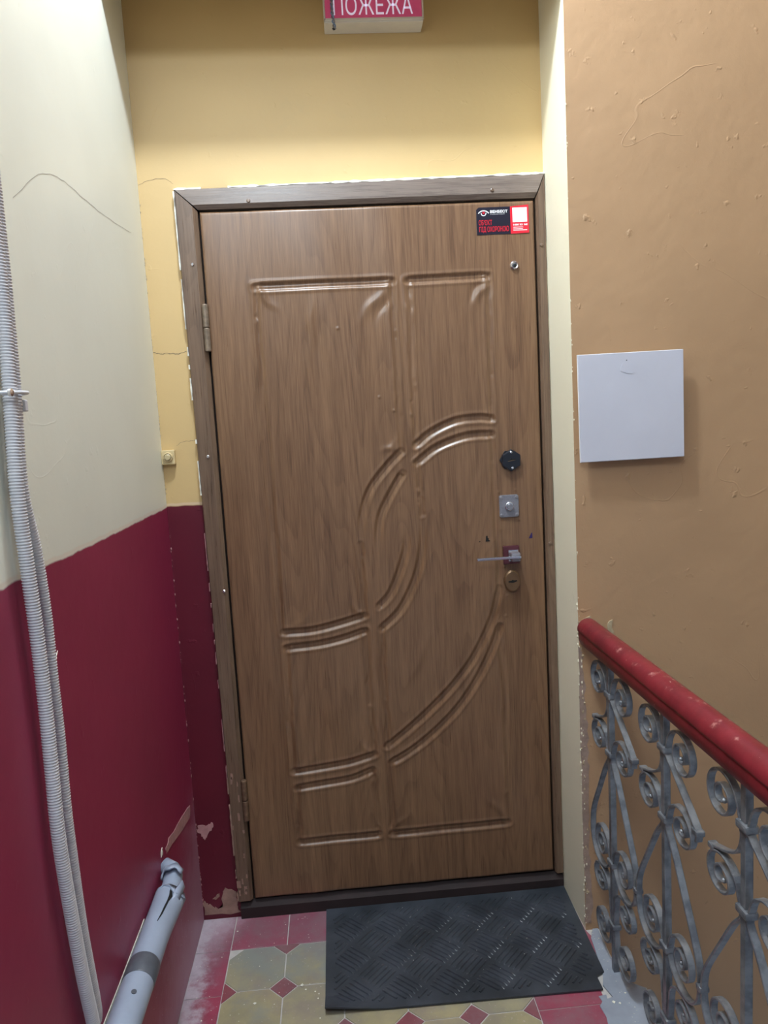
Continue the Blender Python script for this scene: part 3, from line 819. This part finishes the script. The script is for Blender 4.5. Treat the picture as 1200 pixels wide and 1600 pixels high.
loc_off(tube('strap', [(-.1595, -1.018, 1.537), (-.131, -1.010, 1.537), (-.1275, -.985, 1.538), (-.130, -.955, 1.539), (-.142, -.942, 1.539), (-.1595, -.936, 1.539)], 0.0030, M['conduit'], cl, 8))
loc_off(disc_y('screw', (0, 0), [(0.006, 0), (0.006, 0.004), (0.003, 0.006)], M['chrome'], cl, 12)).matrix_local = Matrix.Translation((.026, -.024, 0)) @ Matrix.Rotation(-PI / 2, 4, 'Z')
loc_off(box('buckle', (-.1595, -.942, 1.512), (-.140, -.931, 1.530), M['conduit'], cl, bevel=.002))
ct = empty('cable_tie', (-.146, -.95, 1.113))
tag(ct, 'frayed white cable tie end sticking out from the thinner conduit', 'cable tie')
for a, b, c_ in ((.014, .010, .006), (.020, .004, .016), (.010, -.004, .012)):
    loc_off(tube('tie_end', [(-.146, -.938, 1.113), (-.144, -.938 + a * .5, 1.115 + b * .3), (-.142, -.938 + a, 1.115 + c_)], [.0016, .0013, .0005], M['plaster'], ct, 6))

# ---------------------------------------------------------------- grey heating pipe
pp = empty('heating_pipe', (XL, -1.5, .40))
tag(pp, 'grey painted heating pipe along the maroon wall with a broken end', 'pipe')
ang = np.linspace(0, 2 * PI, 28, endpoint=False)
def pipe_shell():
    V, F = [], []; rnd = random.Random(4); r = .031
    ysn = list(np.linspace(-.46, -.56, 9)) + list(np.linspace(-.58, -2.6, 60))
    n = len(ang)
    for i, y in enumerate(ysn):
        for k_, a in enumerate(ang):
            rag = 0.0
            if i == 0:      # broken rim: the side to the room is torn away further
                side = math.cos(a - 0.9)
                rag = -.028 * max(0, side) + rnd.uniform(-.012, .006)
            flare = .010 * max(0, math.cos(a + .35)) ** 4 * max(0, (y + .60) / .14) if y > -.60 else 0
            rr = r + flare
            V.append((-.1275 + rr * math.cos(a), y + rag, .400 + rr * math.sin(a)))
    for i in range(len(ysn) - 1):
        for k_ in range(n):
            F.append((i * n + k_, i * n + (k_ + 1) % n, (i + 1) * n + (k_ + 1) % n, (i + 1) * n + k_))
    F.append(tuple((len(ysn) - 1) * n + k_ for k_ in range(n)))
    o = mesh('pipe_cover', V, F, M['pipe'], pp, smooth=True)
    sol = o.modifiers.new('wall', 'SOLIDIFY'); sol.thickness = .003; sol.offset = -1
    return o
loc_off(pipe_shell())
loc_off(tube('inner_pipe', [(-.1275, -.60, .400), (-.1275, -.47, .400), (-.1275, -.43, .402), (-.130, -.405, .406), (-.138, -.385, .413), (-.1575, -.375, .420)], [.024, .024, .023, .023, .021, .019], M['pipe'], pp, 20))
loc_off(tube('ring', [(-.1275, -.474, .400), (-.1275, -.468, .400), (-.1275, -.460, .4005), (-.1275, -.456, .401)], [.0245, .0275, .0275, .0245], M['pipe'], pp, 20))
loc_off(tube('tape_band', [(-.1275, -.692, .400), (-.1275, -.694, .400), (-.1275, -.744, .400), (-.1275, -.746, .400)], [.0312, .0322, .0322, .0312], M['tape'], pp, 28))
# curl of torn cover at the end and a flap
V, F = [], []
for i in range(13):
    a = math.radians(20 + i * 14); 
    for w in (0, .018):
        V.append((-.128 + .0265 * math.cos(a), -.405 - w - .004 * math.sin(i * 1.3), .415 + .0265 * math.sin(a)))
for i in range(12): F.append((2 * i, 2 * i + 1, 2 * i + 3, 2 * i + 2))
o = loc_off(mesh('torn_curl', V, F, M['pipe'], pp, smooth=True)); o.modifiers.new('wall', 'SOLIDIFY').thickness = .004
V = [(-.102, -.53, .405), (-.094, -.50, .410), (-.088, -.468, .418), (-.094, -.462, .432), (-.104, -.49, .428), (-.108, -.53, .422)]
o = loc_off(mesh('torn_flap', V, [(0, 1, 4, 5), (1, 2, 3, 4)], M['pipe'], pp, smooth=True)); o.modifiers.new('wall', 'SOLIDIFY').thickness = .004
# dark split running along the top of the cover
def on_pipe(y, a, r=.0316): return (-.1275 + r * math.cos(a), y, .400 + r * math.sin(a))
pts_a = [(-.475, 1.05, .0034), (-.495, 1.12, .0030), (-.51, 1.02, .0042), (-.53, 1.10, .0022), (-.55, 1.16, .0022), (-.575, 1.22, .0018), (-.60, 1.34, .0007)]
V, F = [], []
for y, a, w in pts_a:
    V += [on_pipe(y, a - w / .031, .0318), on_pipe(y, a + w / .031, .0318)]
for i in range(len(pts_a) - 1): F.append((2 * i, 2 * i + 1, 2 * i + 3, 2 * i + 2))
o = loc_off(mesh('split', V, F, M['void_black'], pp)); sm_ = o.modifiers.new('t', 'SOLIDIFY'); sm_.thickness = .0006
V = [on_pipe(-.80 + .006 * math.cos(t), 1.25 + .17 * math.sin(t), .0316) for t in np.linspace(0, 2 * PI, 10, endpoint=False)]
o = loc_off(mesh('dent', V, [tuple(range(10))], M['tape'], pp)); o.modifiers.new('t', 'SOLIDIFY').thickness = .0006

# filler streaks and peeled patches low in the corner
def on_left(name, pts, mat, seed=1, amp=.003):
    o = prism(name, ragged(pts, amp, 4, seed), 0, .0012, mat, wl)   # outline given as (-y, z)
    o.matrix_world = Matrix(((0, 1, 0, XL), (-1, 0, 0, 0), (0, 0, 1, 0), (0, 0, 0, 1)))
    return o
on_left('filler_streak', [(.05, .365), (.10, .375), (.33, .425), (.34, .440), (.30, .445), (.08, .405), (.04, .395)], M['pink_filler'], 2)
on_left('plaster_rim', [(.56, .404), (1.0, .406), (2.2, .406), (2.2, .414), (1.0, .414), (.56, .412)], M['plaster'], 3, .0015)
on_left('plaster_chip', [(.365, .445), (.385, .445), (.380, .458), (.370, .462)], M['plaster'], 6, .002)
def on_back(name, pts, mat, seed=1, amp=.003):
    return prism(name, ragged(pts, amp, 4, seed), YB - .0014, YB + .001, mat, wb)
on_back('peeled_patch', [(-.157, .285), (-.150, .305), (-.125, .300), (-.112, .312), (-.108, .292), (-.125, .280), (-.130, .262), (-.140, .255), (-.145, .270)], M['pink_filler'], 3)
on_back('peeled_patch', [(-.158, .012), (-.158, .060), (-.140, .048), (-.125, .036), (-.10, .030), (-.10, .085), (-.085, .095), (-.06, .085), (-.052, .05), (-.052, .010)], M['tan_filler'], 5, .005)
on_back('peeled_patch', [(-.128, .062), (-.118, .075), (-.108, .080), (-.106, .070), (-.118, .062)], M['tan_filler'], 8, .002)

# hairline cracks
def crack(name, pts, frame, mat, w=.0011, parent=None):
    P_ = smooth_path(pts, 6); rnd = random.Random(len(pts)); V, F = [], []
    for p_ in P_:
        j = rnd.uniform(-.0012, .0012); ww = w * rnd.uniform(.4, 1.0)
        for s_ in (-1, 1):
            V.append((XL + .0003, p_[0], p_[1] + j + s_ * ww / 2) if frame == 'L' else (p_[0], YB - .0003, p_[1] + j + s_ * ww / 2))
    for i in range(len(P_) - 1): F.append((2 * i, 2 * i + 1, 2 * i + 3, 2 * i + 2))
    mesh(name, V, F, mat, parent)
crack('hairline_crack', [(-.851, 1.85), (-.727, 1.926), (-.611, 1.955), (-.484, 1.958), (-.33, 1.964), (-.108, 1.984)], 'L', M['crack_grey'], .0018, wl)
crack('hairline_crack', [(-.159, 2.139), (-.125, 2.151), (-.086, 2.152), (-.066, 2.138)], 'B', M['crack'], .0014, wb)
crack('hairline_crack', [(-.159, 1.695), (-.14, 1.690), (-.12, 1.691), (-.09, 1.688), (-.068, 1.695)], 'B', M['crack'], .0022, wb)
crack('hairline_crack', [(-.118, 1.435), (-.10, 1.445), (-.075, 1.446), (-.064, 1.447)], 'B', M['crack'], .0014, wb)

# chipped plaster on the outer corner of the reveal and beside the left corner
def chips(name, n, fn, mat, parent, smin, smax, seed):
    rnd = random.Random(seed); V, F = [], []
    for _ in range(n):
        c = fn(rnd); s = rnd.uniform(smin, smax); k0 = len(V)
        for q in range(6):
            a = 2 * PI * q / 6 + rnd.uniform(-.3, .3)
            d = np.array([(0.35 * math.cos(a)), (0.35 * math.cos(a)), 1.1 * math.sin(a)]) * s * rnd.uniform(.6, 1.3)
            V.append(tuple(np.array(c) + d * np.array([1, -1, 1])))
        V.append((c[0] - s * .35, c[1] - s * .35, c[2])); V.append((c[0] + s * .3, c[1] + s * .3, c[2]))
        for q in range(6):
            F.append((k0 + q, k0 + (q + 1) % 6, k0 + 6)); F.append((k0 + (q + 1) % 6, k0 + q, k0 + 7))
    o = mesh(name, V, F, mat, parent); o['kind'] = 'stuff'; return o
chips('chipped_edge', 170, lambda r: (XR + r.uniform(-.002, .007), YT + r.uniform(-.001, .004), .02 + .93 * r.random() ** 1.2), M['reveal'], wr, .002, .0065, 1)
chips('chipped_edge', 90, lambda r: (XR + r.uniform(.000, .012), YT + r.uniform(-.001, .002), .03 + .80 * r.random()), M['old_plaster'], wr, .002, .007, 2)
chips('chipped_edge', 40, lambda r: (XR + r.uniform(-.001, .002), YT + r.uniform(-.001, .002), .95 + 1.5 * r.random()), M['reveal'], wr, .0015, .004, 3)
chips('chipped_edge', 60, lambda r: (XL + r.uniform(0, .002), YB - r.uniform(0, .002), .05 + 1.15 * r.random() ** 1.7), M['pink_filler'], wb, .0015, .005, 4)
chips('chipped_edge', 40, lambda r: (XL + r.uniform(0, .002), YB - r.uniform(0, .002), 1.27 + .85 * r.random()), M['old_plaster'], wb, .001, .0035, 5)
o = prism('worn_strip', ragged([(XR + .0005, .02), (XR + .020, .02), (XR + .016, .30), (XR + .020, .55), (XR + .011, .80), (XR + .0005, .83)], .004, 12, 14), YT - .0012, YT + .001, M['worn'], wr)
# broken plaster scab above the handrail end
o = prism('plaster_scab', ragged([(XR + .001, .905), (XR + .030, .915), (XR + .045, .900), (XR + .030, .882), (XR + .055, .872), (XR + .052, .862), (XR + .001, .862)], .004, 3, 4), YT - .003, YT + .001, M['old_plaster'], wr)
o = prism('plaster_scab', ragged([(XR + .080, .885), (XR + .092, .905), (XR + .096, .870), (XR + .092, .850), (XR + .086, .850)], .003, 3, 9), YT - .003, YT + .001, M['old_plaster'], wr)

# ---------------------------------------------------------------- railing
RX = 0.976
rg = empty('stair_railing', (RX, -0.8, 0.0))
tag(rg, 'silver wrought iron scroll railing with red wooden handrail', 'railing')
# handrail profile (dx, z): rounded top, crease, lower moulding
prof = []
for a in np.linspace(0, 180, 13):
    prof.append((.0290 * math.cos(math.radians(a)), .8850 + .0285 * math.sin(math.radians(a))))
prof += [(-.0285, .8800), (-.0255, .8775), (-.0265, .8745), (-.0255, .8600), (-.0215, .8440), (-.0170, .8400), (.0170, .8400), (.0215, .8440), (.0255, .8600), (.0265, .8745), (.0255, .8775), (.0285, .8800)]
V, F = [], []
ylist = [(YT - .0005, .80), (YT - .003, .93), (YT - .008, 1.0)] + [(y, 1.0) for y in np.linspace(-.24, -1.75, 40)]
np_ = len(prof); zc = .876
for y, s in ylist:
    for dx, z in prof: V.append((RX + dx * s, y, zc + (z - zc) * s))
for i in range(len(ylist) - 1):
    for q in range(np_): F.append((i * np_ + q, i * np_ + (q + 1) % np_, (i + 1) * np_ + (q + 1) % np_, (i + 1) * np_ + q))
F += [tuple(range(np_)), tuple((len(ylist) - 1) * np_ + q for q in range(np_))]
o = loc_off(mesh('handrail', V, F, M['rail'], rg, smooth=True)); o['label'] = 'red painted wooden handrail'
o.modifiers.new('edge', 'EDGE_SPLIT').split_angle = math.radians(50)

def band(name, pts, width=.015, thick=.0055, mat=M['iron'], taper=False):
    """flat iron swept along pts (u,z) in the railing plane; u runs towards the camera (-y). mesh local to its post."""
    P_ = np.array(pts, float); n = len(P_); T = np.gradient(P_, axis=0); T /= np.linalg.norm(T, axis=1)[:, None] + 1e-9
    N = np.stack([-T[:, 1], T[:, 0]], 1)
    ch = .0013; hw, ht = width / 2, thick / 2
    sec = [(-hw + ch, -ht), (hw - ch, -ht), (hw, -ht + ch), (hw, ht - ch), (hw - ch, ht), (-hw + ch, ht), (-hw, ht - ch), (-hw, -ht + ch)]
    V, F = [], []
    for i in range(n):
        f = 1.0
        for a, b in sec:
            u_, z_ = P_[i] + N[i] * b * f
            V.append((a, -u_, z_))
    for i in range(n - 1):
        for q in range(8): F.append((i * 8 + q, i * 8 + (q + 1) % 8, (i + 1) * 8 + (q + 1) % 8, (i + 1) * 8 + q))
    F += [tuple(range(8)), tuple((n - 1) * 8 + q for q in range(8))]
    me = bpy.data.meshes.new(name); me.from_pydata(V, [], F)
    bm = bmesh.new(); bm.from_mesh(me); bmesh.ops.recalc_face_normals(bm, faces=bm.faces); bm.to_mesh(me); bm.free()
    me.materials.append(mat); return me

def scroll(start, c, Ru, Rz, s, up=True, turns=1.85, rin=.16, knob=True):
    """C scroll: from start along the post, round the outside, then spiralling in. s=+1 towards the camera."""
    pts = [(p[0] * s, p[1]) for p in start]
    n = 58
    for i in range(n + 1):
        th = i / n * turns * 2 * PI
        k_ = 1 - (1 - rin) * (i / n) ** 0.85
        ang_ = PI - th
        zz = math.sin(ang_) * Rz * k_ * (1 if up else -1)
        pts.append(((c[0] + math.cos(ang_) * Ru * k_) * s, c[1] + zz))
    return pts

def bar_mesh(name, lo, hi, bevel):
    bm = bmesh.new(); bm_box(bm, lo, hi, bevel); bmesh.ops.recalc_face_normals(bm, faces=bm.faces)
    me = bpy.data.meshes.new(name); bm.to_mesh(me); bm.free(); me.materials.append(M['iron']); return me
def ball_mesh(name, c, r):
    bm = bmesh.new(); bmesh.ops.create_icosphere(bm, subdivisions=2, radius=r)
    for v in bm.verts: v.co = Vector((v.co.x * 1.25 + c[0], v.co.y + c[1], v.co.z + c[2]))
    me = bpy.data.meshes.new(name); bm.to_mesh(me); bm.free(); me.materials.append(M['iron'])
    me.polygons.foreach_set('use_smooth', [True] * len(me.polygons)); return me

kit = [('post', bar_mesh('post', (-.0075, -.0075, 0.0), (.0075, .0075, .842), .0012))]
for s in (1, -1):
    for nm, st_, c, Ru, Rz, up in (
        ('scroll', [(.010, .742), (.0105, .757)], (.077, .772), .060, .056, True),
        ('scroll', [(.010, .588), (.0105, .602)], (.078, .618), .060, .050, True),
        ('scroll', [(.010, .290), (.0105, .304)], (.072, .324), .054, .053, True),
        ('scroll', [(.010, .120), (.0105, .135), (.014, .165)], (.082, .212), .062, .046, True),
        ('scroll', [(.010, .148), (.0105, .132)], (.076, .088), .058, .052, False)):
        pts = scroll(st_, c, Ru, Rz, s, up)
        kit.append((nm, band(nm, pts, width=.015 if Rz > .04 else .013, thick=.005)))
        e = pts[-1]; kit.append(('scroll_knob', ball_mesh('scroll_knob', (0, -e[0], e[1]), .0055)))
    if s == 1:
        b1 = smooth_path([(.009, .752), (.020, .742), (.050, .722), (.130, .662), (.142, .648), (.140, .630)], 6)
        kit.append(('bar_cap', bar_mesh('bar_cap', (-.0095, -.150, .643), (.0095, -.128, .655), .003)))
    else:
        b1 = smooth_path([(-.009, .752), (-.0095, .725), (-.024, .697), (-.060, .676), (-.098, .663), (-.112, .655)], 6)
        kit.append(('bar_cap', bar_mesh('bar_cap', (-.0085, .098, .652), (.0085, .118, .663), .003)))
    kit.append(('scroll_bar', band('scroll_bar', b1)))
    b2 = smooth_path([(s * .009, .605), (s * .0105, .585), (s * .040, .548), (s * .088, .470), (s * .136, .388), (s * .147, .340), (s * .142, .298), (s * .118, .268), (s * .080, .257), (s * .040, .270), (s * .0105, .300)], 6)
    kit.append(('scroll_bar', band('scroll_bar', b2)))
for z in (.757, .602, .305, .133):
    kit.append(('collar', bar_mesh('collar', (-.0125, -.0175, z - .0075), (.0125, .0175, z + .0075), .0045)))
kit.append(('collar', bar_mesh('collar', (-.0105, -.163, .326), (.0105, -.144, .339), .004)))
for i in range(4):
    yp = -.362 - .307 * i
    for nm, me in kit:
        o = bpy.data.objects.new(nm, me); add(o, rg); o.location = (0, yp + .8, 0)

# ---------------------------------------------------------------- doormat
mt_ = empty('doormat', (0.57, -0.21, 0.0))
tag(mt_, 'black ribbed rubber doormat lying in front of the door', 'doormat')
outl = [(0.212, -.006), (0.950, -.006), (0.943, -.36), (0.920, -.362), (0.914, -.423), (0.2115, -.408)]
def mat_lift(x, y):   # front left corner curls up a little
    d = max(0, 1 - math.hypot((x - .21) / .16, (y + .41) / .06)); r = max(0, 1 - math.hypot((x - .95) / .05, (y + .02) / .3))
    return .018 * d ** 1.2 + .002 * r
def inside(x, y, m=0.0):
    xr = .950 + (y + .006) * .02
    yf = -.408 - (x - .2115) * .0213
    if y < -.361: xr = .919 + (y + .361) * .1
    return .2115 + m < x < xr - m and yf + m < y < -.006 - m
ZM = .0022
def mat_sheet():
    bm = bmesh.new()
    nu, nv = 60, 36
    top, bot = {}, {}
    for i in range(nu + 1):
        for j in range(nv + 1):
            t = j / nv; y = -.006 - t * .402 
            x0_ = .2118; x1_ = .950 + (y + .006) * .02
            if t * .41 > .355: x1_ = .919
            x = x0_ + (x1_ - x0_) * i / nu
            y = -.006 + (y + .006) * (1 + .0375 * (i / nu))
            z = ZM + mat_lift(x, y)
            top[i, j] = bm.verts.new((x, y, z + .0045)); bot[i, j] = bm.verts.new((x, y, z))
    for i in range(nu):
        for j in range(nv):
            bm.faces.new((top[i, j], top[i + 1, j], top[i + 1, j + 1], top[i, j + 1]))
            bm.faces.new((bot[i, j], bot[i, j + 1], bot[i + 1, j + 1], bot[i + 1, j]))
    for i in range(nu):
        for j in (0, nv): bm.faces.new((top[i, j], top[i + 1, j], bot[i + 1, j], bot[i, j]))
    for j in range(nv):
        for i in (0, nu): bm.faces.new((top[i, j], top[i, j + 1], bot[i, j + 1], bot[i, j]))
    return loc_off(from_bm('rubber_sheet', bm, M['rubber'], mt_))
mat_sheet()
def ribs(cx, cy, o45):
    """one block of parallel raised ribs in the basket weave; returns mesh data or None."""
    S = .084; V, F = [], []; ca, sa = math.cos(PI / 4 + .02), math.sin(PI / 4 + .02)
    for q in range(6):
        off = (-.5 + (q + .5) / 6) * S
        pts = []
        for k_ in range(9):
            t = (-.5 + k_ / 8) * (S - .008)
            u, v = (t, off) if o45 else (off, t)
            x, y = cx + u * ca - v * sa, cy + u * sa + v * ca
            if inside(x, y, .022): pts.append((x, y, u, v, k_))
        if len(pts) < 3: continue
        n0 = len(V); w = .0034
        for (x, y, u, v, k_) in pts:
            du, dv = (0, w) if o45 else (w, 0)
            dx, dy = du * ca - dv * sa, du * sa + dv * ca
            endf = .35 if k_ in (0, 8) else 1.0
            zb = ZM + .0042 + mat_lift(x, y)
            for f_, hh in ((-1, 0), (-.45, .0032 * endf), (.45, .0032 * endf), (1, 0)):
                V.append((x + dx * f_, y + dy * f_, zb + hh))
        for i in range(len(pts) - 1):
            for k2 in range(3): F.append((n0 + i * 4 + k2, n0 + i * 4 + k2 + 1, n0 + i * 4 + k2 + 5, n0 + i * 4 + k2 + 4))
        e = n0 + (len(pts) - 1) * 4
        F += [(n0, n0 + 1, n0 + 2, n0 + 3), (e, e + 1, e + 2, e + 3)]
    return (V, F) if V else None
S = .088
for i in range(-12, 13):
    for j in range(-12, 13):
        ca, sa = math.cos(PI / 4 + .02), math.sin(PI / 4 + .02)
        cx, cy = .47 + (i * ca - j * sa) * S, -.165 + (i * sa + j * ca) * S
        if not (.15 < cx < 1.0 and -.48 < cy < .05): continue
        r_ = ribs(cx, cy, (i + j) % 2 == 0)
        if r_: loc_off(mesh('rib_block', r_[0], r_[1], M['rubber'], mt_))

# ---------------------------------------------------------------- crumbs of plaster on the floor and mat
rnd = random.Random(21); V, F = [], []
def crumb(x, y, z, s):
    k0 = len(V)
    for d in ((1, 0, .4), (-1, 0, .4), (0, 1, .4), (0, -1, .4), (0, 0, .9), (0, 0, 0)):
        V.append((x + d[0] * s * rnd.uniform(.5, 1.2), y + d[1] * s * rnd.uniform(.5, 1.2), z + d[2] * s))
    for a, b in ((0, 2), (2, 1), (1, 3), (3, 0)):
        F.append((k0 + a, k0 + b, k0 + 4)); F.append((k0 + b, k0 + a, k0 + 5))
def crumbs_done(label):
    global V, F
    o = mesh('plaster_crumbs', V, F, M['plaster']); tag(o, label, 'debris', kind='stuff'); V, F = [], []
for x, y, s in ((.150, -.300, .006), (.03, -.345, .005), (.16, -.315, .003), (.185, -.325, .003), (.195, -.335, .003), (.193, -.35, .003), (-.10, -.385, .004), (-.05, -.06, .003), (.09, -.05, .002)):
    crumb(x, y, .0005, s)
for _ in range(70): crumb(rnd.uniform(-.15, .20), rnd.uniform(-.45, -.02), .0, rnd.uniform(.0008, .0020))
crumbs_done('white plaster crumbs on the tiles left of the doormat')
for x, y, s in ((.93, -.465, .005), (.945, -.47, .004), (.97, -.44, .003), (.90, -.55, .003), (.965, -.21, .004), (.975, -.24, .003)):
    crumb(x, y, .0022, s)
for _ in range(30): crumb(rnd.uniform(.955, .978), rnd.uniform(-.55, -.21), .0022, rnd.uniform(.0008, .0018))
crumbs_done('white plaster crumbs on the grey cement strip under the railing')
for _ in range(26):
    x, y = rnd.uniform(.40, .90), rnd.uniform(-.33, -.03); crumb(x, y, .0098, rnd.uniform(.0008, .0018))
crumbs_done('tiny white specks of plaster lying on the black doormat')
